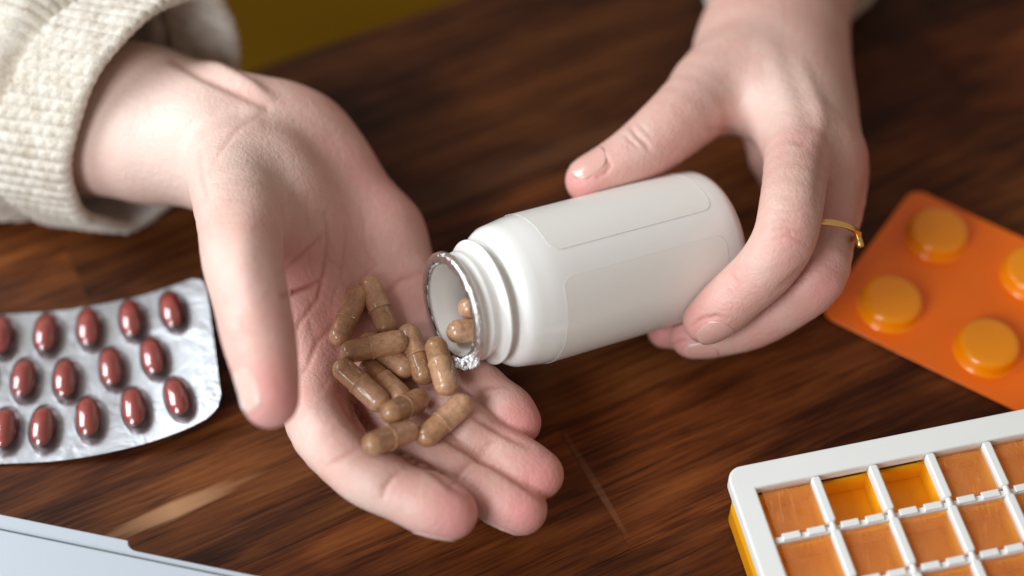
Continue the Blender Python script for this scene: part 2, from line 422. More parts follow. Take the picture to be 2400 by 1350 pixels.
def skin_mesh(name, F, f, parent, creases_and_shade, flush, pales, ridges=()):
    V, Q = extract(F, f); V = V.astype(float); V = relax(V, Q, 3)
    N = vnormals(V, Q)
    if (N*(V-V.mean(0))).sum() < 0: Q = Q[:, ::-1]; N = -N
    d = V-CAM; t = d@CF; U = np.stack([1200+FPX*(d@CR)/t, 675-FPX*(d@CU)/t], 1)
    face = (N*(-d)).sum(1)/np.linalg.norm(d, axis=1)
    # first visible surface only: coarse depth buffer
    key = (U//12).astype(int); kk = (key[:,0]+500)*4000+key[:,1]+500
    order = np.argsort(t); zb = {}
    uniq, inv = np.unique(kk, return_inverse=True); mn = np.full(len(uniq), 1e9); np.minimum.at(mn, inv, t)
    vis = (face > .02) & (t < mn[inv]+1.0)
    cr = np.zeros(len(V)); disp = np.zeros(len(V))
    for pts, wd, dep, colr in creases_and_shade:
        q, pos = seg_dist(U, pts); fall = np.sin(PI*np.clip(pos, .06, .94))**.5
        e = np.exp(-(q/wd)**2)*fall*vis
        disp -= dep*e; cr = np.maximum(cr, colr*np.exp(-(q/(wd*.8))**2)*fall*vis)
    for pts, wd, dep in ridges:
        q, pos = seg_dist(U, pts); fall = np.sin(PI*np.clip(pos, .02, .98))
        disp += dep*np.exp(-(q/wd)**2)*fall*vis
    V = V+N*disp[:,None]
    fl_ = np.zeros(len(V)); pl = np.zeros(len(V))
    for (u, v, z, r, s) in flush:
        c = P(u, v, z); fl_ = np.maximum(fl_, s*np.exp(-(((V-c)**2).sum(1))/(r*r)))
    for (u, v, z, r, s) in pales:
        c = P(u, v, z); pl = np.maximum(pl, s*np.exp(-(((V-c)**2).sum(1))/(r*r)))
    me = bpy.data.meshes.new(name); org = ORG[parent.name]
    me.from_pydata(((V-org)*CM).tolist(), [], Q.tolist()); me.update()
    me.polygons.foreach_set('use_smooth', [True]*len(me.polygons)); me.materials.append(SKIN)
    for nm, arr in (('crease_and_shade', np.clip(cr, 0, 1)), ('flush', fl_), ('pale', pl)):
        a = me.attributes.new(nm, 'FLOAT', 'POINT'); a.data.foreach_set('value', arr.astype(np.float32))
    o = link(bpy.data.objects.new(name, me)); o.parent = parent; ORG[o.name] = org
    print(name, len(V), 'verts'); return o
def nail(parent, F, f, c, axis, up, length, halfang, mat, name='fingernail', lift=.016):
    """curved plate that follows the fingertip's own surface: c on the finger's axis under the nail's middle"""
    axis = nrm(axis); up = nrm(up-axis*(up@axis)); sd = np.cross(axis, up); V = []; nu, nv = 16, 16
    prev = [None]*(nu+1)
    for j in range(nv+1):
        s = -1+2*j/nv
        wdt = (1-max(0, s)**3*.22) if s > 0 else math.sqrt(max(1-abs(s)**2.6, 0.02))
        for i in range(nu+1):
            q = -1+2*i/nu; a = q*halfang*wdt; d = up*math.cos(a)+sd*math.sin(a)
            ss = s-(.16*q*q if s > .5 else 0)*(s-.5)*2
            b = c+axis*(ss*length/2); r = 1.25; found = None
            while r > .30:
                if sample(F, f, b+d*r) < lift: found = r; break
                r -= .012
            if prev[i] is not None: found = max(found or 0, prev[i]-.022) if s > 0 else (found or prev[i])
            found = found or .6; prev[i] = found
            V.append(b+d*found)
    FF = []
    for j in range(nv):
        for i in range(nu): a = j*(nu+1)+i; FF.append((a, a+1, a+nu+2, a+nu+1))
    n = len(V); V += [v-up*.06 for v in V]
    FF += [tuple(k+n for k in q[::-1]) for q in FF[:]]
    loop = [i for i in range(nu+1)]+[j*(nu+1)+nu for j in range(1, nv+1)]+[nv*(nu+1)+i for i in range(nu-1, -1, -1)]+[j*(nu+1) for j in range(nv-1, 0, -1)]
    m = len(loop); FF += [(loop[k], loop[k]+n, loop[(k+1) % m]+n, loop[(k+1) % m]) for k in range(m)]
    return mesh(name, V, FF, mat, parent)

person = root('person', P(1500, -900, -10), 'person in oatmeal knit sweater pouring capsules from a white bottle into a cupped palm', 'person')

# ---------------- cupped hand (palm up, on the left of the picture)
H = .058
L_index = [(735,930,2.2,.98),(763,1012,2.8,.92),(833,1096,2.95,.79),(885,1126,3.0,.81),(944,1156,2.95,.745),(1008,1182,2.85,.81),(1056,1202,2.75,.72)]
L_mid = [(850,890,1.7,.92),(905,967,1.9,.84),(975,1034,2.2,.74),(1040,1080,2.2,.76),(1102,1120,2.1,.70),(1168,1160,2.0,.78),(1222,1194,1.95,.70)]
L_ring = [(940,850,1.9,.92),(990,905,2.1,.80),(1050,960,2.35,.70),(1100,1006,2.4,.71),(1148,1042,2.3,.66),(1207,1082,2.2,.75),(1263,1113,2.1,.68)]
L_pink = [(1005,800,2.0,.85),(1050,840,2.2,.76),(1104,884,2.5,.62),(1134,908,2.5,.61),(1160,930,2.45,.58),(1190,962,2.3,.70),(1218,992,2.2,.60)]
L_thumb = [(545,400,5.1,1.30),(562,520,6.0,1.14),(569,610,6.4,1.05),(588,700,6.5,.96),(607,790,6.4,.92),(624,870,6.2,.80),(632,925,6.0,.70),(634,942,5.9,.65)]
def build_cup():
    pts = [P(-120,60,4), P(-60,560,2), P(1320,1300,1), P(1300,500,5), P(640,60,6), P(560,1050,6)]
    lo = np.min(pts, 0)-1.2; hi = np.max(pts, 0)+1.2; lo[2] = -.3; hi[2] = 8.6
    F = Field(lo, hi, H); palm = F.blank()
    def c(a, b, k=.9): add_cone(F, palm, P(*a[:3]), P(*b[:3]), a[3], b[3], k)
    # forearm
    c((60,200,2.9,2.1), (330,262,3.7,1.95), .6); c((330,262,3.7,1.95), (500,305,4.0,1.75), .6)
    c((120,300,2.9,2.0), (360,335,3.6,1.72), .6); c((360,335,3.6,1.72), (520,370,3.9,1.5), .6)
    # palm bones
    c((560,330,4.2,1.55), (735,925,1.8,1.05)); c((640,320,4.0,1.45), (850,880,1.45,.95))
    c((685,350,3.7,1.30), (940,840,1.75,.95)); c((725,378,3.4,1.35), (872,560,2.5,1.32)); c((884,560,2.5,1.32), (1002,790,1.8,.98))
    c((500,330,4.1,1.7), (640,330,4.0,1.5))
    # heel of the hand, ball of the thumb
    ax = [camdir(.35,-.94,0), camdir(.94,.35,0), camdir(0,0,1)]
    add_ell(F, palm, P(640,500,4.4), ax, (2.5, 1.75, 1.35), 1.0)
    add_ell(F, palm, P(785,425,3.2), ax, (2.1, 1.15, 1.1), 1.0)
    add_ell(F, palm, P(680,318,4.2), ax, (1.0, 1.1, .8), .9)
    fin = F.blank()
    for ch in (L_index, L_mid, L_ring, L_pink):
        g = F.blank(); add_chain(F, g, ch, .10); fin = smin(fin, g, .03)
    th = F.blank(); add_chain(F, th, L_thumb, .12)
    f = smin(palm, fin, .30); f = smin(f, th, .50)
    return F, f
FL, fL = build_cup()
creases_and_shadeL = [
 ([(895,1046),(950,1072),(1005,1096),(1060,1140),(1100,1166)], 8, .08, 0.540), ([(1010,1008),(1100,1060),(1180,1106),(1240,1146),(1280,1176)], 8, .08, 0.540),  # gaps between the fingers, their shade painted in dark red
 ([(1085,962),(1150,1000),(1200,1028),(1240,1048)], 8, .07, 0.540),  # ring and little finger, same painted gap shade
 ([(664,692),(690,684),(720,674),(748,660)], 7, .10, 1.000),
 ([(655,642),(690,610),(735,570),(760,545)], 6, .035, 0.405),
 ([(762,500),(768,560),(760,640),(746,700),(705,752),(684,790)], 6, .05, 0.472),
 ([(815,530),(806,600),(800,660)], 5, .02, 0.243),
 ([(840,560),(880,620),(850,650),(810,680)], 6, .02, 0.203),
 ([(990,640),(940,655),(900,690),(850,700)], 8, .035, 0.338),
 ([(700,880),(720,860),(745,800),(800,745)], 7, .04, 0.297),
 ([(792,925),(812,952),(838,985),(856,1018)], 9, .07, 0.675), ([(770,900),(805,945),(840,990),(862,1030)], 26, .10, 0.162),  # fold at the index base; the wide line paints its valley's shade
 ([(768,1092),(785,1078),(815,1058),(850,1040)], 20, .05, 0.000), ([(897,1165),(902,1140),(920,1115),(950,1095)], 20, .055, 0.000),
 ([(1065,1135),(1078,1110),(1100,1085),(1118,1075)], 18, .045, 0.000), ([(1125,1080),(1130,1058),(1150,1035),(1165,1028)], 18, .045, 0.000), ([(1118,935),(1130,915),(1155,905),(1185,905)], 18, .045, 0.000),
 ([(768,1092),(785,1078),(815,1058),(850,1040)], 6, .05, 0.472),
 ([(897,1165),(902,1140),(920,1115),(950,1095)], 5.5, .045, 0.432),
 ([(890,1045),(915,1030),(935,1015)], 6, .03, 0.405),
 ([(1065,1135),(1078,1110),(1100,1085),(1118,1075)], 5, .035, 0.405),
 ([(1125,1080),(1130,1058),(1150,1035),(1165,1028)], 5, .035, 0.405),
 ([(1118,935),(1130,915),(1155,905),(1185,905)], 5, .035, 0.378),
 ([(612,272),(560,300),(520,350),(490,400)], 7, .03, 0.135),
 ([(470,350),(472,410),(488,465)], 6, .05, 0.162),
 ([(405,142),(470,178),(540,210),(625,252)], 9, .10, 0.378),  # groove beside the wrist tendon, with the tendon's shade painted in
 ([(512,438),(560,446),(600,442)], 3, .012, 0.081), ([(508,462),(560,468),(605,470)], 3, .012, 0.081),
]
fr = np.random.RandomState(11)
for _ in range(46):
    u0 = fr.uniform(690, 880); v0 = fr.uniform(440, 760); a_ = math.radians(fr.choice([75, 100, 120, 60, 35])+fr.uniform(-12, 12)); L_ = fr.uniform(25, 80)
    creases_and_shadeL.append(([(u0, v0), (u0+math.cos(a_)*L_*.5+fr.uniform(-4, 4), v0+math.sin(a_)*L_*.5), (u0+math.cos(a_)*L_, v0+math.sin(a_)*L_)], fr.uniform(2.6, 4), fr.uniform(.008, .020), fr.uniform(.05, .18)))
for v0 in range(500, 860, 17):
    u0 = 505+(v0-480)*.15+fr.uniform(0, 20); creases_and_shadeL.append(([(u0, v0), (u0+40, v0+fr.uniform(-2, 8)), (u0+fr.uniform(70, 95), v0+fr.uniform(-6, 4))], 3, fr.uniform(.004, .010), .04))
for (ua, va, ub, vb) in ((790,1100,860,1050),(905,1175,950,1105),(1070,1142,1112,1088),(1128,1088,1160,1040),(1122,942,1170,912)):
    for k in (-1, 1): creases_and_shadeL.append(([(ua+k*9, va+k*6), ((ua+ub)/2-6+k*9, (va+vb)/2-4+k*6), (ub+k*9, vb+k*6)], 3, .012, .12))
flushL = [(1075,1210,2.9,1.0,.75),(1235,1200,2.6,.95,.75),(1275,1120,2.6,.9,.75),(1235,990,2.6,.85,.75),(650,930,6.3,1.1,.62),(960,1130,3.4,.8,.18),
          (700,660,4.7,1.7,.60),(880,420,4.0,2.2,.38),(850,780,2.5,2.8,.42),(1130,900,2.8,.8,.2),(900,560,4,2.6,.25),(655,760,6.5,1.1,.50),(650,600,6.2,1.1,.38),(780,970,3.3,1.1,.15)]
palesL = [(350,300,5.4,3.6,.75),(560,420,6.2,1.9,.65),(530,620,7.2,1.2,.5),(500,250,5.2,2.0,.5),(700,1040,3.0,.9,.5),(850,1180,3.0,.9,.5)]
ridL = [([(590,470),(575,540),(572,620),(590,720),(612,800)], 34, .09), ([(545,735),(560,800)], 24, .05), ([(700,960),(760,960),(800,1010)], 40, .08), ([(880,430),(930,520),(965,600)], 45, .06), ([(430,128),(500,158),(590,203),(650,240)], 13, .20), ([(560,262),(590,262),(625,270)], 22, .05)]
handL = skin_mesh('hand', FL, fL, person, creases_and_shadeL, flushL, palesL, ridL)
tag(handL, label='cupped open palm with brown capsules resting in it')
nail(handL, FL, fL, P(630,915,6.05), P(634,945,5.9)-P(618,850,6.25), camdir(-.76,-.05,.62), 1.15, .70, NAIL2)
nail(handL, FL, fL, P(1040,1196,2.78), P(1056,1202,2.7)-P(944,1156,2.95), camdir(-.22,-.96,-.2), 1.2, .75, NAIL2)
nail(handL, FL, fL, P(1202,1181,1.97), P(1222,1194,1.95)-P(1102,1120,2.1), camdir(-.1,-.96,-.2), 1.15, .75, NAIL2)
nail(handL, FL, fL, P(1246,1104,2.1), P(1263,1113,2.1)-P(1148,1042,2.3), camdir(0,-.95,-.25), 1.1, .75, NAIL2)

# ---------------- bottle geometry (needed by the other hand)
BM = PT(1055, 728, 46.5); BB = PT(1661, 560, 50.3); BL = np.linalg.norm(BB-BM); BX = (BB-BM)/BL
tocam = nrm(CAM-(BM+BB)/2); BN = nrm(tocam-BX*(tocam@BX)); BS = np.cross(BX, BN)   # BN faces the camera
if BS@CU < 0: BS = -BS                                                                 # BS points up in the picture
def bpt(s, r, phi): return BM+BX*s+(BN*math.cos(phi)+BS*math.sin(phi))*r
print('bottle length', BL, 'base z', BB[2], 'mouth z', BM[2])

# ---------------- hand holding the bottle
R_thumb = [(1742,150,3.9,1.15),(1668,215,4.35,1.17),(1590,285,4.7,1.02),(1525,338,4.6,.90),(1475,372,4.5,.80),(1425,402,4.3,.74),(1392,418,4.2,.68),(1378,424,4.15,.64)]
R_index = [(1876,318,4.9,1.03),(1866,400,5.5,.90),(1855,480,5.8,.86),(1838,560,5.5,.84),(1795,628,4.8,.80),(1738,682,4.0,.76),(1690,725,3.4,.74),(1655,752,3.0,.66)]
R_mid = [(1952,380,4.0,1.0),(1945,460,4.0,.86),(1935,560,3.9,.80),(1912,650,3.9,.82),(1848,710,3.0,.74),(1765,757,2.2,.72),(1680,780,1.7,.68),(1622,789,1.5,.63)]
R_ring = [(1965,400,3.3,.9),(1955,500,3.4,.8),(1915,620,2.6,.75),(1830,700,1.6,.68),(1740,745,1.0,.64),(1640,765,.8,.62),(1560,772,.8,.56)]
R_pink = [(1880,250,3.0,.95),(1812,330,2.9,.85),(1850,440,2.4,.75),(1870,550,1.6,.66),(1800,640,.9,.6),(1700,690,.7,.55)]
def build_grip():
    pts = [P(1560,-260,3), P(2200,-260,3), P(1300,300,5), P(1480,880,0), P(2060,880,1), P(2100,300,6)]
    lo = np.min(pts, 0)-.8; hi = np.max(pts, 0)+.8; lo[2] = -.2; hi[2] = 7.6
    F = Field(lo, hi, H); palm = F.blank()
    def c(a, b, k=.8): add_cone(F, palm, P(*a[:3]), P(*b[:3]), a[3], b[3], k)
    c((1850,-330,2.6,2.0), (1822,-60,2.9,1.82)); c((1950,-330,2.5,1.9), (1905,-60,2.7,1.55))
    c((1826,-60,2.9,1.76), (1805,70,3.25,1.5), 1.2); c((1905,-60,2.7,1.55), (1870,80,3.1,1.38))
    c((1805,-20,3.0,1.5), (1868,318,4.75,1.08)); c((1850,0,3.0,1.45), (1905,345,4.6,1.05)); c((1855,70,3.1,1.4), (1940,375,4.2,1.02))
    c((1860,80,2.7,1.25), (1925,380,3.2,1.0)); c((1840,80,2.6,1.3), (1900,280,2.9,1.1))
    c((1800,-20,3.0,1.5), (1752,110,3.45,1.30), 1.2); c((1752,110,3.45,1.30), (1668,215,4.15,1.22), 1.2); c((1815,40,3.2,1.4), (1795,200,4.0,1.2), 1.2); c((1740,180,4.3,1.2), (1830,270,4.6,.9), .7)
    fin = F.blank()
    for ch in (R_index, R_mid, R_ring, R_pink):
        g = F.blank(); add_chain(F, g, ch, .10); fin = smin(fin, g, .03)
    th = F.blank(); add_chain(F, th, R_thumb, .12)
    f = smin(palm, fin, .32); f = smin(f, th, .45)
    # the flesh gives way where it presses on the bottle
    a = BM+BX*1.9; b = BM+BX*(BL+.02)
    m = 2.6; sl, X, Y, Z = F.sub(np.minimum(a, b)-m, np.maximum(a, b)+m)
    d = BX; t = (X-a[0])*d[0]+(Y-a[1])*d[1]+(Z-a[2])*d[2]
    rad = np.sqrt(np.maximum((X-a[0])**2+(Y-a[1])**2+(Z-a[2])**2-t*t, 0))-2.15
    cyl = np.maximum(rad, np.maximum(-t, t-(BL-1.9)))
    f[sl] = np.maximum(f[sl], -(cyl-.01))
    return F, f
FR, fR = build_grip()
creasesR = [
 ([(1478,298),(1492,318),(1512,335),(1522,352)], 6, .06, .35), ([(1462,318),(1480,330),(1500,352)], 5, .04, .2), ([(1490,285),(1512,305),(1530,330)], 5, .03, .15),
 ([(1388,368),(1418,372),(1430,388),(1420,404),(1398,416)], 5, .05, .45), ([(1335,420),(1360,412),(1385,416)], 5, .04, .3),
 ([(1795,520),(1830,512),(1870,520)], 5, .03, .18), ([(1800,540),(1840,532),(1885,545)], 5, .035, .22), ([(1810,560),(1850,552),(1890,572)], 5, .03, .2),
 ([(1712,640),(1722,655),(1735,672)], 5, .03, .25), ([(1860,330),(1880,336),(1892,330)], 8, .03, .15),
 ([(1622,765),(1640,748),(1680,740),(1702,748)], 5, .05, .45), ([(1628,800),(1660,806),(1690,790),(1706,765)], 5, .05, .4),
 ([(1575,808),(1595,796),(1620,800)], 5, .05, .4),
 ([(1940,300),(1925,400),(1915,480)], 12, .05, .12), ([(1810,690),(1850,655),(1888,618)], 8, .04, .3),
 ([(1650,300),(1690,300),(1740,312)], 8, .02, .25),
]
fr = np.random.RandomState(4)
for (u0, v0, du, dv, n_, st) in ((1798,505,90,4,9,11),(1470,305,45,55,6,-9),(1705,650,32,40,5,9),(1845,322,60,8,5,9),(1925,640,40,30,5,10)):
    for k in range(n_):
        o_ = (k-n_/2)*st; nx, ny = -dv, du; l_ = math.hypot(nx, ny); ox, oy = nx/l_*o_, ny/l_*o_; t0 = fr.uniform(0, .25); t1 = fr.uniform(.7, 1)
        creasesR.append(([(u0+ox+du*t0, v0+oy+dv*t0), (u0+ox+du*.5+fr.uniform(-3, 3), v0+oy+dv*.5+fr.uniform(-4, 4)), (u0+ox+du*t1, v0+oy+dv*t1)], 3, fr.uniform(.010, .022), fr.uniform(.06, .16)))
flushR = [(1345,440,4.6,.9,.7),(1640,770,3.4,.8,.5),(1590,800,1.9,.8,.6),(1530,785,1.2,.8,.8),(1870,575,6.2,.8,.4),(1950,670,4.4,1.2,.45),(1560,400,4.6,1.3,.4),
          (1470,380,5.0,.9,.25),(1640,330,4.4,1.4,.4),(1870,330,6.0,.8,.3),(2015,370,4.5,1.0,.35),(1720,690,4.4,1.0,.3),(1990,520,4.6,1.2,.35),(1650,190,5.8,1.0,.15),(1800,740,2.4,1.2,.35)]
palesR = [(1790,220,6.0,1.7,.55),(1840,120,5,1.6,.15),(1500,320,5.4,.7,.3),(1830,450,6.6,.8,.3)]
ridR = [([(1790,60),(1840,220),(1872,320)], 26, .07), ([(1860,120),(1915,240),(1950,360)], 20, .08)]
handR = skin_mesh('hand', FR, fR, person, creasesR, flushR, palesR, ridR)
tag(handR, label='hand with a gold ring gripping the white bottle')
nail(handR, FR, fR, P(1393,416,4.2), P(1378,424,4.15)-P(1475,372,4.5), camdir(.05,.80,.60), 1.15, .74, NAIL)
nail(handR, FR, fR, P(1664,745,3.1), P(1655,752,3.0)-P(1738,682,4.0), camdir(.30,-.50,.80), 1.05, .66, NAIL)
nail(handR, FR, fR, P(1640,786,1.58), P(1622,789,1.5)-P(1765,757,2.2), camdir(.12,-.80,.58), 1.0, .68, NAIL)

# ring on the finger: a bent wire band with a small nail-head end
def tube(pts, r, seg=10, closed=False):
    pts = np.array(pts, float); n = len(pts); V = []; F = []
    up = None
    for i in range(n):
        d = pts[(i+1) % n]-pts[i-1] if (closed or 0 < i < n-1) else (pts[1]-pts[0] if i == 0 else pts[-1]-pts[-2])
        d = nrm(d)
        if up is None: up = nrm(np.cross(d, [.3, .2, .9]))
        up = nrm(up-d*(up@d)); s = np.cross(d, up); rr = r[i] if hasattr(r, '__len__') else r
        for k in range(seg): a = 2*PI*k/seg; V.append(pts[i]+(up*math.cos(a)+s*math.sin(a))*rr)
    for i in range(n if closed else n-1):
        for k in range(seg): F.append((i*seg+k, i*seg+(k+1) % seg, ((i+1) % n)*seg+(k+1) % seg, ((i+1) % n)*seg+k))
    if not closed: F += [tuple(range(seg))[::-1], tuple(range((n-1)*seg, n*seg))]
    return V, F
rc = P(1935, 545, 4.62); rax = nrm(P(1932,600,4.3)-P(1942,480,4.8)); ra1 = nrm(camdir(1,-.25,.25)-rax*(camdir(1,-.25,.25)@rax)); ra2 = np.cross(rax, ra1)
ringo = root('finger_ring', rc, 'thin gold ring with a small knob on the finger above the orange blister pack', 'ring')
pts = [rc+(ra1*math.cos(a)+ra2*math.sin(a))*.868 for a in np.linspace(0, 2*PI, 48, endpoint=False)]
V, F = tube(pts, .095, 10, True); mesh('band', V, F, GOLD, ringo)
kb = rc+ra1*.885; kd = nrm(camdir(.2,-.95,.25))
V, F = tube([kb+kd*.02-kd*.02, kb+kd*.12, kb+kd*.30, kb+kd*.36], [.07, .10, .105, .085], 12); mesh('knob', V, F, GOLD, ringo)
V, F = tube([kb-ra1*.02, kb+ra1*.10], [.10, .09], 12); mesh('knob', V, F, GOLD, ringo)

# ------------------------------------------------------------------ sleeves
def sleeve(C0, A, B, D, cufflen, rest, name, label, ribs=74, flare=1.0, wob=.05, seed=1):
    """rim ellipse C0 + A cos + B sin, running back along D; a turned knit cuff with the looser sleeve behind it"""
    r_ = np.random.RandomState(seed); ph = r_.uniform(0, 6, 6); V = []; F = []
    NT_ = ribs*7; prof = []
    nrmal = nrm(np.cross(A, B)); 
    for j in range(46): prof.append((j/45*cufflen, 1.0, 1))                       # outer cuff
    for j in range(1, 7): prof.append((cufflen+.10*j, 1-.13*math.sin(PI*j/7), 0))   # groove where the cuff ends
    for j in range(1, 40): prof.append((cufflen+.7+j/39*rest, (1+(flare-1)*min(1, j/12)), 2))
    inner = [(j/20*(cufflen*.9), .90 - .0*j, 3) for j in range(21)][::-1]
    lip = [(-.10, .985, 1), (-.16, .95, 1), (-.10, .915, 3)]
    order = prof[::-1]+lip+inner[::-1]
    for (s, k, typ) in order:
        for i in range(NT_):
            a = 2*PI*i/NT_
            w_ = 1+wob*(.5*math.sin(2*a+ph[0])+.35*math.sin(3*a+ph[1]+s*.3)+.25*math.sin(5*a+ph[2]+s*.5))
            w_ += .010*math.sin(a*9+s*1.1+ph[3])
            ribv = 0
            if typ in (0, 1, 2):
                rowp = s/.34; stag = (int(math.floor(rowp)) % 2)*.5
                ribv = .085*(abs(math.sin(PI*(ribs*i/NT_)))**.7)*(.62+.38*abs(math.sin(PI*rowp+ (PI/2 if (i*ribs//NT_) % 2 else 0))))+.02*math.sin(i*.31+s*2.3)*math.sin(i*.077-s*3.1)
            else: ribv = .03*abs(math.sin(ribs/2*a))
            p = C0+D*s+(A*math.cos(a)+B*math.sin(a))*(k*w_)
            rad = nrm(A*math.cos(a)+B*math.sin(a)); V.append(p+rad*ribv)
    nr = len(order)
    for j in range(nr-1):
        for i in range(NT_): F.append((j*NT_+i, j*NT_+(i+1) % NT_, (j+1)*NT_+(i+1) % NT_, (j+1)*NT_+i))
    V = np.array(V); V[:,2] = np.where(V[:,2] < .06, .06+(V[:,2]-.06)*.02, V[:,2])
    o = mesh(name, V, F, KNIT, person); return tag(o, label=label)
pb = P(292, 548, .25); pt = P(425, -10, 6.6); pl_ = P(160, 320, 5.3); pr_ = P(556, 205, 2.3)
C0 = (pb+pt+pl_+pr_)/4
sleeve(C0, (pr_-pl_)/2, (pt-pb)/2, nrm((-1, .22, -.02)), 2.1, 9, 'sweater_sleeve', 'thick oatmeal knit cuff turned back around the bare forearm', 66, 1.10, .05, 3)
c2 = P(1868, -75, 2.75); 
sleeve(c2, np.array([3.1, .3, 0]), np.array([0, .9, 2.5]), nrm((.12, 1, .0)), 2.5, 9, 'sweater_sleeve', 'blurred knit sleeve end at the top edge above the gripping hand', 60, 1.15, .04, 5)

# ------------------------------------------------------------------ bottle
bottle = root('pill_bottle', (BM+BB)/2-np.array([0,0,2.1]), 'white plastic supplement bottle tipped on its side with its mouth over the palm', 'bottle')
def lathe(prof, seg=120):
    V = []; F = []
    for s, r in prof:
        for k in range(seg): V.append(bpt(s, r, 2*PI*k/seg))
    for j in range(len(prof)-1):
        for k in range(seg): F.append((j*seg+k, (j+1)*seg+k, (j+1)*seg+(k+1) % seg, j*seg+(k+1) % seg))
    return V, F
RB = 2.13
outer = [(0, 1.30), (.0, 1.55), (.03, 1.60), (.08, 1.62), (.16, 1.61), (.22, 1.55), (.28, 1.475), (.36, 1.455), (.42, 1.47), (.48, 1.53), (.53, 1.545), (.58, 1.53), (.64, 1.48), (.72, 1.455), (.80, 1.46),
         (.85, 1.50), (.87, 1.65), (.89, 1.74), (.92, 1.77), (.96, 1.765), (.99, 1.70), (1.02, 1.56), (1.05, 1.49), (1.10, 1.465), (1.16, 1.465), (1.21, 1.50), (1.24, 1.57), (1.26, 1.70), (1.30, 1.81), (1.38, 1.91), (1.53, 2.0),
         (1.80, 2.045), (2.05, 2.085), (2.25, 2.115), (2.5, RB), (3, RB), (4, RB), (5, RB), (6, RB), (7, RB), (BL-.75, RB), (BL-.42, RB-.01), (BL-.26, RB-.04), (BL-.13, RB-.12), (BL-.04, RB-.26), (BL, RB-.55), (BL-.03, RB-.75), (BL-.12, RB-1.0), (BL-.14, .02)]
inner = [(.0, 1.31), (.1, 1.29), (.6, 1.29), (1.3, 1.30), (1.5, 1.45), (1.7, 1.75), (2.1, 1.95), (3, 2.0), (BL-.5, 2.0), (BL-.25, 1.8), (BL-.22, .02)]
V, F = lathe(outer[::-1]+inner)
bm_ = mesh('bottle_body', V, F, BOTTLE, bottle)
def label_patch(s0, s1, p0, p1, rc, r, name, ns=50, npn=120):
    V = []; F = []
    for j in range(ns+1):
        # denser rows at the rounded ends
        q = j/ns; s = s0+(s1-s0)*(.5-.5*math.cos(PI*q))
        e = min(s-s0, s1-s); ins = 0
        if e < rc: ins = (rc-math.sqrt(max(rc*rc-(rc-e)**2, 0)))/r
        for i in range(npn+1):
            V.append(bpt(s, r, p0+ins+(p1-p0-2*ins)*i/npn))
    for j in range(ns):
        for i in range(npn): a = j*(npn+1)+i; F.append((a, a+npn+1, a+npn+2, a+1))
    # rim strip around the outline
    loop = [i for i in range(npn+1)]+[j*(npn+1)+npn for j in range(1, ns+1)]+[ns*(npn+1)+i for i in range(npn-1, -1, -1)]+[j*(npn+1) for j in range(ns-1, 0, -1)]
    o = mesh(name, V, F, LABEL, bottle)
    pts = np.array([V[k] for k in loop])
    V2, F2 = tube(pts, .004, 5, True); e = mesh('label_edge', V2, F2, EDGE, o)
    return o
label_patch(2.45, BL-.85, math.radians(22), math.radians(360+1), .35, RB+.012, 'bottle_label')
# torn foil seal round the lip
V = []; F = []; NS = 160
rr_ = np.random.RandomState(3)
for k in range(NS):
    a = 2*PI*k/NS; jag = rr_.uniform(-.02, .025); wv = .03*math.sin(a*5)+.015*math.sin(a*13)
    V += [bpt(.13, 1.635, a), bpt(.03+.01*jag, 1.63, a), bpt(-.022, 1.59, a), bpt(-.033-.004*math.sin(a*31), 1.46, a), bpt(-.02+rr_.uniform(-.012, .012), 1.345+wv*.5+jag, a)]
for k in range(NS):
    for j in range(4): F.append((k*5+j, k*5+j+1, ((k+1) % NS)*5+j+1, ((k+1) % NS)*5+j))
foil = mesh('foil_seal', V, F, FOIL, bottle)
# torn foil flap hanging at the bottom of the mouth
def crumple(c, e1, e2, w_, h_, n=10, amp=.06, seed=0):
    r = np.random.RandomState(seed); V = []; F = []; e3 = np.cross(e1, e2)
    for j in range(n+1):
        for i in range(n+1):
            x = (i/n-.5)*w_*(1-.45*(j/n)**1.5); y = j/n*h_
            V.append(c+e1*(x+.1*y)+e2*y+e3*(amp*math.sin(i*1.7+j*.6)*(j/n+.2)+r.uniform(-.5, .5)*amp*.5))
    for j in range(n):
        for i in range(n): a = j*(n+1)+i; F.append((a, a+1, a+n+2, a+n+1))
    nn = len(V); V += [v+e3*.012 for v in V]; F += [tuple(k+nn for k in f[::-1]) for f in F[:]]
    return V, F
pf = bpt(-.02, 1.45, math.radians(-62)); e1 = nrm(BX*.3+BN*.9); 
V, F = crumple(bpt(-.03, 1.40, math.radians(-66)), camdir(.85,.45,.2), camdir(.25,-.95,.3), .50, .38, 9, .05, 2); o = mesh('foil_flap', V, F, FOIL, bottle, smooth=False)
V, F = crumple(bpt(-.04, 1.36, math.radians(-92)), camdir(.9,-.35,.2), camdir(-.15,-.95,.2), .55, .26, 8, .03, 5); mesh('foil_flap', V, F, FOIL, bottle, smooth=False)

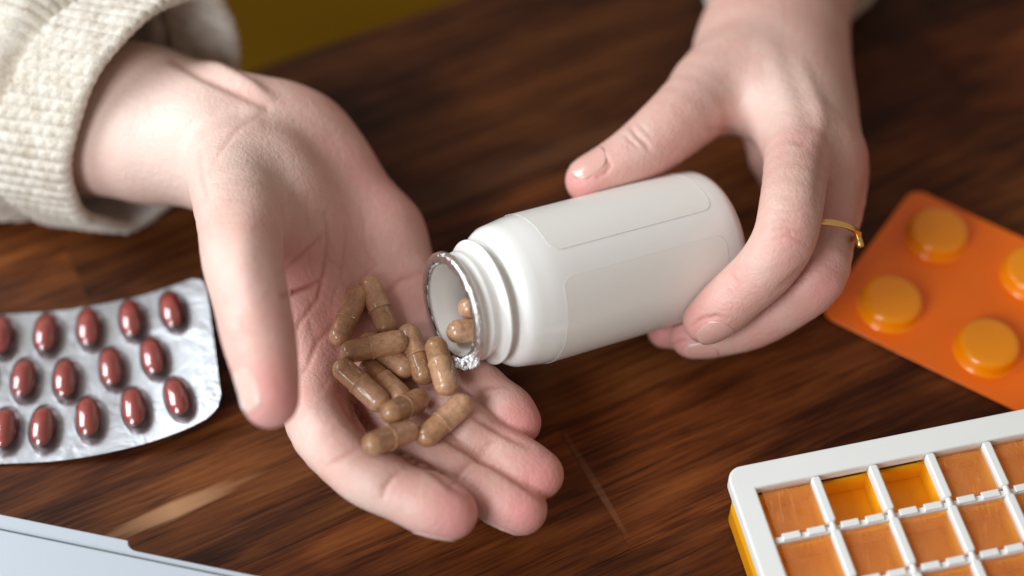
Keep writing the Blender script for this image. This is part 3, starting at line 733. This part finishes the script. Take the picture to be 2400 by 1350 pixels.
# ------------------------------------------------------------------ capsules
CL, CRad = 1.90, .338
def cap_profile(r, x0, x1, dome_sign, n=10, step=0.0):
    """profile points (x, radius) of a tube closed by a dome at x1 side"""
    pr = []
    return pr
def caps_mesh(name, prof, mat, seg=28):
    V = []; F = []
    for x, r in prof:
        for k in range(seg): a = 2*PI*k/seg; V.append((x, r*math.cos(a), r*math.sin(a)))
    for j in range(len(prof)-1):
        for k in range(seg): F.append((j*seg+k, j*seg+(k+1) % seg, (j+1)*seg+(k+1) % seg, (j+1)*seg+k))
    me = bpy.data.meshes.new(name); me.from_pydata((np.array(V)*CM).tolist(), [], F); me.materials.append(mat)
    me.update(); me.polygons.foreach_set('use_smooth', [True]*len(me.polygons)); return me
hl = CL/2; rb = CRad-.018; rcp = CRad
def dome(x0, r, sgn, n=9): return [(x0+sgn*r*math.sin(PI/2*i/n)*1.0, max(r*math.cos(PI/2*i/n), .002)) for i in range(n+1)]
bodyp = [(.10, rb-.02), (.10, rb)]+[(-.15, rb), (-(hl-rb)+.12, rb), (-(hl-rb)+.06, rb-.006), (-(hl-rb)+.03, rb)]+dome(-(hl-rb), rb, -1)
capp = [(-.10, rb-.01), (-.12, rcp-.004), (-.115, rcp+.012), (-.09, rcp+.012), (-.075, rcp)]+[(.10, rcp-.004), (.3, rcp), (hl-rcp-.05, rcp), (hl-rcp-.02, rcp-.006)]+dome(hl-rcp, rcp-.004, 1)
ME_B = caps_mesh('capsule_body', bodyp, CAPB); ME_C = caps_mesh('capsule_cap', capp, CAPC)
proto = None; body0 = cap0 = None
def put_capsule(c, d, label, roll=0, sc=1.0, group='brown capsules poured from the bottle'):
    global proto, body0, cap0
    d = nrm(d); up = np.array([0,0,1.]); y = nrm(np.cross(up, d)); z = np.cross(d, y)
    M = Matrix(((d[0], y[0], z[0], 0), (d[1], y[1], z[1], 0), (d[2], y[2], z[2], 0), (0,0,0,1))) @ Matrix.Rotation(roll, 4, 'X')
    if proto is None:
        proto = link(bpy.data.objects.new('capsule', None)); body0 = link(bpy.data.objects.new('capsule_body', ME_B)); cap0 = link(bpy.data.objects.new('capsule_cap', ME_C))
        body0.parent = proto; cap0.parent = proto; o = proto
    else:
        o = proto.copy(); link(o)
        for ch in (body0, cap0): k = ch.copy(); link(k); k.parent = o
    o.matrix_world = Matrix.Translation(Vector(c)*CM) @ M @ Matrix.Scale(sc, 4)
    tag(o, label, 'capsule', group); return o
def rest(u, v, extra=0, rad=CRad):
    """first point down the line of sight where a ball of the capsule's radius meets the palm"""
    lo_, hi_ = 38., 52.; t = lo_
    while t < hi_:
        if sample(FL, fL, PT(u, v, t)) < rad: break
        t += .04
    return PT(u, v, t-extra)
CAPS = [ # body-end pixel, cap-end pixel, lift at each end, label
 ((801,778),(833,700),0,0,'brown capsule leaning left at the top left of the pile in the palm'),
 ((904,760),(869,675),0,0,'brown capsule standing steepest at the top of the pile, right of the leftmost upper one'),
 ((818,825),(935,800),.75,.55,'brown capsule lying crosswise on top of two others in the middle of the pile'),
 ((862,795),(955,868),.05,.05,'brown capsule half hidden under the crosswise capsule, its rounded end pointing lower right'),
 ((860,858),(944,935),.02,.02,'brown capsule mostly buried beside the pale speckled one and under its neighbour'),
 ((800,860),(893,946),.55,.30,'pale speckled brown capsule at the left edge of the pile with a shiny upper end'),
 ((995,885),(955,775),.02,.05,'brown capsule wedged upright behind the one touching the bottle mouth'),
 ((1020,805),(1048,912),.45,.42,'brown capsule with a long white highlight leaning against the bottle mouth'),
 ((916,966),(980,938),.95,.15,'short looking brown capsule between the pale speckled one and the lowest one'),
 ((1004,1018),(1078,952),.05,.05,'brown capsule lying on the fingers at the lower right of the pile'),
 ((868,1042),(962,1008),.12,.25,'light tan capsule lowest in the pile, lying across the index finger'),
]
for a, b, la, lb, lab in CAPS:
    pa = rest(a[0], a[1], la); pbb = rest(b[0], b[1], lb)
    c = (pa+pbb)/2; d = pbb-pa
    # keep the picture direction but limit the tilt towards the camera so that the length stays true
    want = CL-2*CRad+.25; lat = d-CF*(d@CF); ll = np.linalg.norm(lat); dep = d@CF
    md = math.sqrt(max(want**2-ll**2, .0)) if ll < want else 0
    dep = max(-md-.15, min(md+.15, dep)); put_capsule(c, lat+CF*dep, lab, random.uniform(0, 6))
# two still in the bottle's neck
for (u, v, t, dd, rl, lab) in ((1074, 777, 47.2, nrm(BX-.22*BS), 1, 'brown capsule lying inside the bottle mouth on the lower wall'), (1101, 722, 47.6, nrm(BX+.05*BS), 2, 'brown capsule deepest in the bottle neck with only its round end showing')):
    p = PT(u, v, t); print('in bottle s', (p-BM)@BX, 'r', np.linalg.norm((p-BM)-BX*((p-BM)@BX)))
    put_capsule(p+dd*(CL/2-CRad), -dd, lab, rl, 1, 'brown capsules still in the bottle')

# ------------------------------------------------------------------ silver blister pack
silver = root('blister_pack', P(200, 900, 0), 'curled silver blister pack with rows of maroon oval tablets in clear pockets', 'blister pack')
topc = catmull([list(P(*q)) for q in [(-330,772,.1),(-150,752,.1),(0,738,.12),(150,727,.2),(300,701,.35),(400,672,.55),(480,642,.8)]], 10)
botc = catmull([list(P(*q)) for q in [(-330,1092,.1),(-150,1090,.1),(0,1087,.12),(150,1078,.2),(300,1050,.35),(420,1012,.6),(523,962,.9)]], 10)
NSs = len(topc); NTt = 24
def bsurf(i, t):
    i0 = int(min(max(math.floor(i), 0), NSs-2)); f_ = i-i0
    A = topc[i0]*(1-f_)+topc[i0+1]*f_; B = botc[i0]*(1-f_)+botc[i0+1]*f_; return A*(1-t)+B*t
V = []; F = []
for i in range(NSs):
    e = NSs-1-i; rcn = 5.0; ins = 0
    if e < rcn: ins = (rcn-math.sqrt(rcn**2-(rcn-e)**2))/rcn*.11
    for j in range(NTt+1): V.append(bsurf(i, ins+(1-2*ins)*j/NTt))
for i in range(NSs-1):
    for j in range(NTt): a = i*(NTt+1)+j; F.append((a, a+1, a+NTt+2, a+NTt+1))
V = np.array(V); n = len(V)
# rounded last column
V = np.vstack([V, V-np.array([0,0,.03])]); F = F+[tuple(k+n for k in f[::-1]) for f in F]
bl_sheet = mesh('foil_sheet', V, F, BFOIL, silver)
def ovoid(nu=20, nv=12, full=True):
    V = []; F = []
    for j in range(nv+1):
        a = (-PI/2+PI*j/nv) if full else (PI/2*j/nv)
        for i in range(nu): b = 2*PI*i/nu; V.append((math.cos(a)*math.cos(b), math.cos(a)*math.sin(b), math.sin(a)))
    for j in range(nv):
        for i in range(nu): F.append((j*nu+i, j*nu+(i+1) % nu, (j+1)*nu+(i+1) % nu, (j+1)*nu+i))
    return np.array(V), F
PILLS = [(10,790),(112,787),(212,767),(312,751),(407,727),(62,887),(160,887),(265,866),(362,839),(12,1003),(108,1000),(215,983),(320,957),(422,932),(-90,795),(-45,890),(-95,1005)]
grid = [(proj(bsurf(i, t/40))[:2], i, t/40) for i in np.arange(0, NSs-1, .5) for t in range(41)]
gu = np.array([g[0] for g in grid])
OV, OF = ovoid(); OV = np.sign(OV)*np.abs(OV)**np.array([.9, .72, .85]); DV, DF = ovoid(24, 9, False)
for (u, v) in PILLS:
    k = int(np.argmin(((gu-np.array([u, v+6]))**2).sum(1))); i, t = grid[k][1:]
    c = bsurf(i, t); ex = nrm(bsurf(min(i+1, NSs-1), t)-bsurf(max(i-1, 0), t)); ey = nrm(bsurf(i, max(t-.05, 0))-bsurf(i, min(t+.05, 1))); ez = nrm(np.cross(ex, ey)); ey = np.cross(ez, ex)
    tb = DV.copy(); tb[:,1] = np.sign(tb[:,1])*np.abs(tb[:,1])**.8; tb[:,2] = np.sign(tb[:,2])*np.abs(tb[:,2])**.8
    B = c+np.outer(tb[:,0]*.45, ex)+np.outer(tb[:,1]*.80, ey)+np.outer(tb[:,2]*.52+.01, ez)
    pk = mesh('pocket', B, DF, BUBBLE, silver)
    T = c+ez*.23+np.outer(OV[:,0]*.33, ex)+np.outer(OV[:,1]*.62, ey)+np.outer(OV[:,2]*.22, ez)
    mesh('tablet', T, OF, PILL, pk)

# ------------------------------------------------------------------ orange blister pack
A0 = P(2140, 440, .12); A1 = P(1918, 735, .12); A2 = P(2395, 955, .12)
e1 = nrm(A1-A0); e2 = np.cross([0,0,1.], e1); e2 = e2 if e2[0] > 0 else -e2; e2 = nrm(e2*.35+nrm(A2-A1)*.65)
WW = np.linalg.norm(A1-A0); print('orange width', WW, 'edge2 angle check', nrm(A2-A1)@e2)
orange = root('blister_pack', A0, 'bright orange blister pack with round yellowish orange pockets right of the gripping hand', 'blister pack')
def rrect(w_, h_, r, n=8):
    pts = []
    for cx, cy, a0 in ((w_-r, h_-r, 0), (r, h_-r, 90), (r, r, 180), (w_-r, r, 270)):
        for i in range(n+1): a = math.radians(a0+90*i/n); pts.append((cx+r*math.cos(a), cy+r*math.sin(a)))
    return pts
def slab(pts2, o, ex, ey, z0, z1, name, mat, parent, bev=0):
    n = len(pts2); V = [o+ex*x+ey*y+np.array([0,0,z0]) for x, y in pts2]+[o+ex*x+ey*y+np.array([0,0,z1]) for x, y in pts2]
    F = [tuple(range(n))[::-1], tuple(range(n, 2*n))]+[(i, (i+1) % n, n+(i+1) % n, n+i) for i in range(n)]
    ob = mesh(name, V, F, mat, parent, smooth=False)
    bm = bmesh.new(); bm.from_mesh(ob.data); bmesh.ops.recalc_face_normals(bm, faces=bm.faces); bm.to_mesh(ob.data); bm.free()
    if bev: bevel(ob, bev, 3)
    return ob
slab(rrect(WW, 9.5, .45), A0, e1, e2, -.04, 0.0, 'plastic_sheet', OSHEET, orange, .015)
for (u, v) in [(2195,556),(2086,718),(2312,820),(2420,648),(2540,912),(2650,740)]:
    c = P(u, v, .12); prof = [(1.0, 0.0), (.955, .03), (.935, .10), (.925, .28), (.90, .38), (.84, .45), (.7, .48), (.0, .49)]
    V = []; F = []; sg = 40
    for r, z in prof:
        for k in range(sg): a = 2*PI*k/sg; V.append(c+np.array([max(r, .003)*math.cos(a), max(r, .003)*math.sin(a), z]))
    for j in range(len(prof)-1):
        for k in range(sg): F.append((j*sg+k, j*sg+(k+1) % sg, (j+1)*sg+(k+1) % sg, (j+1)*sg+k))
    mesh('pocket', V, F, OBUMP, orange)

# ------------------------------------------------------------------ weekly pill organiser
ZL = 2.0
J = [(1957,1240),(2093,1212),(2228,1185),(2365,1155)]; JW = [P(u, v, ZL) for u, v in J]
K = [(2148,1340),(2287,1308)]; KW = [P(u, v, ZL) for u, v in K]
x1 = nrm(JW[-1]-JW[0]); y1 = np.cross([0,0,1.], x1)          # y1 away from the camera
PXc = np.linalg.norm(JW[-1]-JW[0])/3; PYc = abs((KW[0]-JW[1])@y1)
print('organiser cell', PXc, PYc, 'skew', (KW[0]-JW[1])@x1)
NC, NR = 7, 4; MG = .66; MT = .76
O = JW[0]-x1*(PXc)+y1*PYc                     # upper left corner of the cell grid
O = np.array([O[0], O[1], 0])
orgz = root('pill_organizer', O, 'white lidded pill organizer with yellow tray and two open compartments', 'pill organizer')
dx = x1; dy = -y1                              # dx right, dy towards the camera
Wd = NC*PXc; Hd = NR*PYc
# tray with compartments
wt = .07
slab(rrect(Wd+1.1, Hd+.9, .35), O-dx*.55-dy*.45, dx, dy, .05, .75, 'tray_floor', YELLOW, orgz, .04)
outer2 = rrect(Wd+1.1, Hd+.9, .35); inner2 = rrect(Wd+.9, Hd+.7, .27)
V = []; F = []; oo = O-dx*.55-dy*.45
n = len(outer2)
for (x, y) in outer2: V += [oo+dx*x+dy*y+np.array([0,0,.10])]
for (x, y) in outer2: V += [oo+dx*x+dy*y+np.array([0,0,ZL-.30])]
for (x, y) in inner2: V += [oo+dx*(x+.1)+dy*(y+.1)+np.array([0,0,ZL-.30])]
for (x, y) in inner2: V += [oo+dx*(x+.1)+dy*(y+.1)+np.array([0,0,.15])]
for r in range(3):
    for i in range(n): F.append((r*n+i, r*n+(i+1) % n, (r+1)*n+(i+1) % n, (r+1)*n+i))
mesh('tray_wall', V, F, YELLOW, orgz, smooth=False)
def box(name, mat, parent, x, y, z, sx, sy, sz, bev=0):
    pts2 = [(x, y), (x+sx, y), (x+sx, y+sy), (x, y+sy)]
    return slab(pts2, O, dx, dy, z, z+sz, name, mat, parent, bev)
for i in range(NC+1): box('partition', YELLOW, orgz, i*PXc-wt/2, -.40, .76, wt, Hd+.75, ZL-.50-.76)
for j in range(NR+1): box('partition', YELLOW, orgz, -.50, j*PYc-wt/2, .762, Wd+1.0, wt, ZL-.505-.762)
# lid frame: rounded border plate with one opening
def frame():
    ow, oh = Wd+2*MG-.1, Hd+2*MT
    outp = rrect(ow, oh, .42, 8); m = len(outp); V = []; F = []
    o_ = O-dx*(MG)-dy*(MT)
    # inner rectangle, resampled to the same number of points
    ix0, iy0, ix1, iy1 = MG-.02, MT, ow-MG+.12, oh-MT
    inp = []
    for (x, y) in outp: inp.append((min(max(x, ix0), ix1), min(max(y, iy0), iy1)))
    # clamp puts corner arcs on the corner itself
    inp = [(ix1 if x > ow/2 else ix0, iy1 if y > oh/2 else iy0) for x, y in outp]
    zt, zb = ZL, ZL-.32
    for pts_, z in ((outp, zb-.1), (outp, zt), (inp, zt), (inp, zb)): V += [o_+dx*x+dy*y+np.array([0,0,z]) for x, y in pts_]
    for r in range(3):
        for i in range(m):
            q = (r*m+i, r*m+(i+1) % m, (r+1)*m+(i+1) % m, (r+1)*m+i); F.append(q)
    ob = mesh('lid_frame', V, F, WHITE, orgz, smooth=False)
    bm = bmesh.new(); bm.from_mesh(ob.data); bmesh.ops.remove_doubles(bm, verts=bm.verts, dist=1e-6); bmesh.ops.recalc_face_normals(bm, faces=bm.faces); bm.to_mesh(ob.data); bm.free()
    bevel(ob, .06, 3); return ob
frame()
bwid = .25
def copyof(o, off, parent):
    k = o.copy(); link(k); k.parent = parent; k.location = o.location+Vector(off)*CM; return k
bar0 = rib0 = None
for i in range(1, NC):
    for j in range(NR):
        off = dx*((i-1)*PXc)+dy*(j*PYc)
        if bar0 is None:
            bar0 = slab([(x+PXc-bwid/2, y+.02) for x, y in rrect(bwid, PYc-.26, .07, 3)], O, dx, dy, ZL-.34, ZL+.03, 'divider', WHITE, orgz, .05)
            pin = np.array([O+dx*PXc+dy*(PYc-.27)+np.array([0,0,ZL-.09]), O+dx*PXc+dy*(PYc-.20)+np.array([0,0,ZL-.07]), O+dx*PXc+dy*(PYc+.04)+np.array([0,0,ZL-.07])])
            V, F = tube(pin, [.055, .085, .085], 10); pin0 = mesh('hinge_pin', V, F, WHITE, orgz)
        else: copyof(bar0, off, orgz); copyof(pin0, off, orgz)
fl0 = ra0 = None
for j in range(NR):
    for i in range(NC):
        off = dx*(i*PXc)+dy*(j*PYc); 
        openc = (j == 0 and i in (1, 2))
        # hinge rail at the near side of each compartment: translucent block with two notched knuckles
        x0 = i*PXc+bwid/2+.01; ww = PXc-bwid-.02; yy = (j+1)*PYc-.17
        if j < NR-1 or True:
            ra = box('hinge_rail', WHITE, orgz, x0-.10, yy, ZL-.30, ww+.2, .17, .16, .02)
            box('hinge_knuckle', WHITE, ra, x0+.10, yy-.05, ZL-.135, ww*.36, .20, .075, .02)
            box('hinge_knuckle', WHITE, ra, x0+ww*.58, yy-.05, ZL-.135, ww*.36, .20, .075, .02)
        if not openc:
            fp = box('flap', FLAP, orgz, x0+.0, j*PYc+.05, ZL-.20, ww, PYc-.26, .05, .012)
            tabx = x0+ww*.38
            tb = [(0,0),(.20,0),(.20,.16),(.16,.16),(.16,.04),(.04,.04),(.04,.16),(0,.16)]
            slab([(tabx+a, j*PYc+.13+b) for a, b in tb], O, dx, dy, ZL-.148, ZL-.12, 'flap_catch', FLAP, fp)

# ------------------------------------------------------------------ laptop corner
ZT = 1.5
l0 = P(-400, 1123, ZT); l1 = P(298, 1266, ZT); ld = nrm(l1-l0); ln = np.cross([0,0,1.], ld)       # ln away from the camera
lap = root('laptop', P(100, 1330, 0), 'closed silver aluminium laptop with a finger notch in its edge at the lower left', 'laptop')
nt = .25; Ls = (l1-l0)@ld
def lp(a, b): return (a, b)
edge = [(-4, -18), (Ls+22, -18), (Ls+22, -nt)]
edge += [(Ls+.6-.0, -nt)]
edge += [(Ls+.6-.35*math.sin(PI/2*k/6)*1.0, -nt+.0+(.0)) for k in range(0)]
for k in range(9):
    a = PI/2*k/8; edge.append((Ls+.38-.34*math.sin(a), -nt+nt*.98*(1-math.cos(a))))
edge += [(Ls, 0), (-4, 0)]
b_ = np.array([l0[0], l0[1], 0.])
slab(edge, b_, ld, ln, .12, ZT, 'base', ALU, lap, .03)
slab([(-4, -17.9), (Ls+21.9, -17.9), (Ls+21.9, -.40-.33), (-4, -.40)] if False else [(-4, -17.9), (Ls+21.9, -17.9), (Ls+21.9, -.50), (-4, -.50)], b_, ld, ln, ZT+.03, ZT+.30-.18, 'lid', ALU, lap, .02)
slab([(-4, -17.9), (Ls+21.9, -17.9), (Ls+21.9, -.42), (-4, -.42)], b_, ld, ln, ZT+.002, ZT+.02, 'lid_gap_shade', DARK, lap)  # dark sheet standing in for the shade in the gap under the lid
for a in (1.0, Ls+18):
    V, F = tube([b_+ld*a+ln*-1.5+np.array([0,0,0]), b_+ld*a+ln*-1.5+np.array([0,0,.125])], [.5, .6], 16); mesh('rubber_foot', V, F, DARK, lap)
bpy.context.view_layer.update()
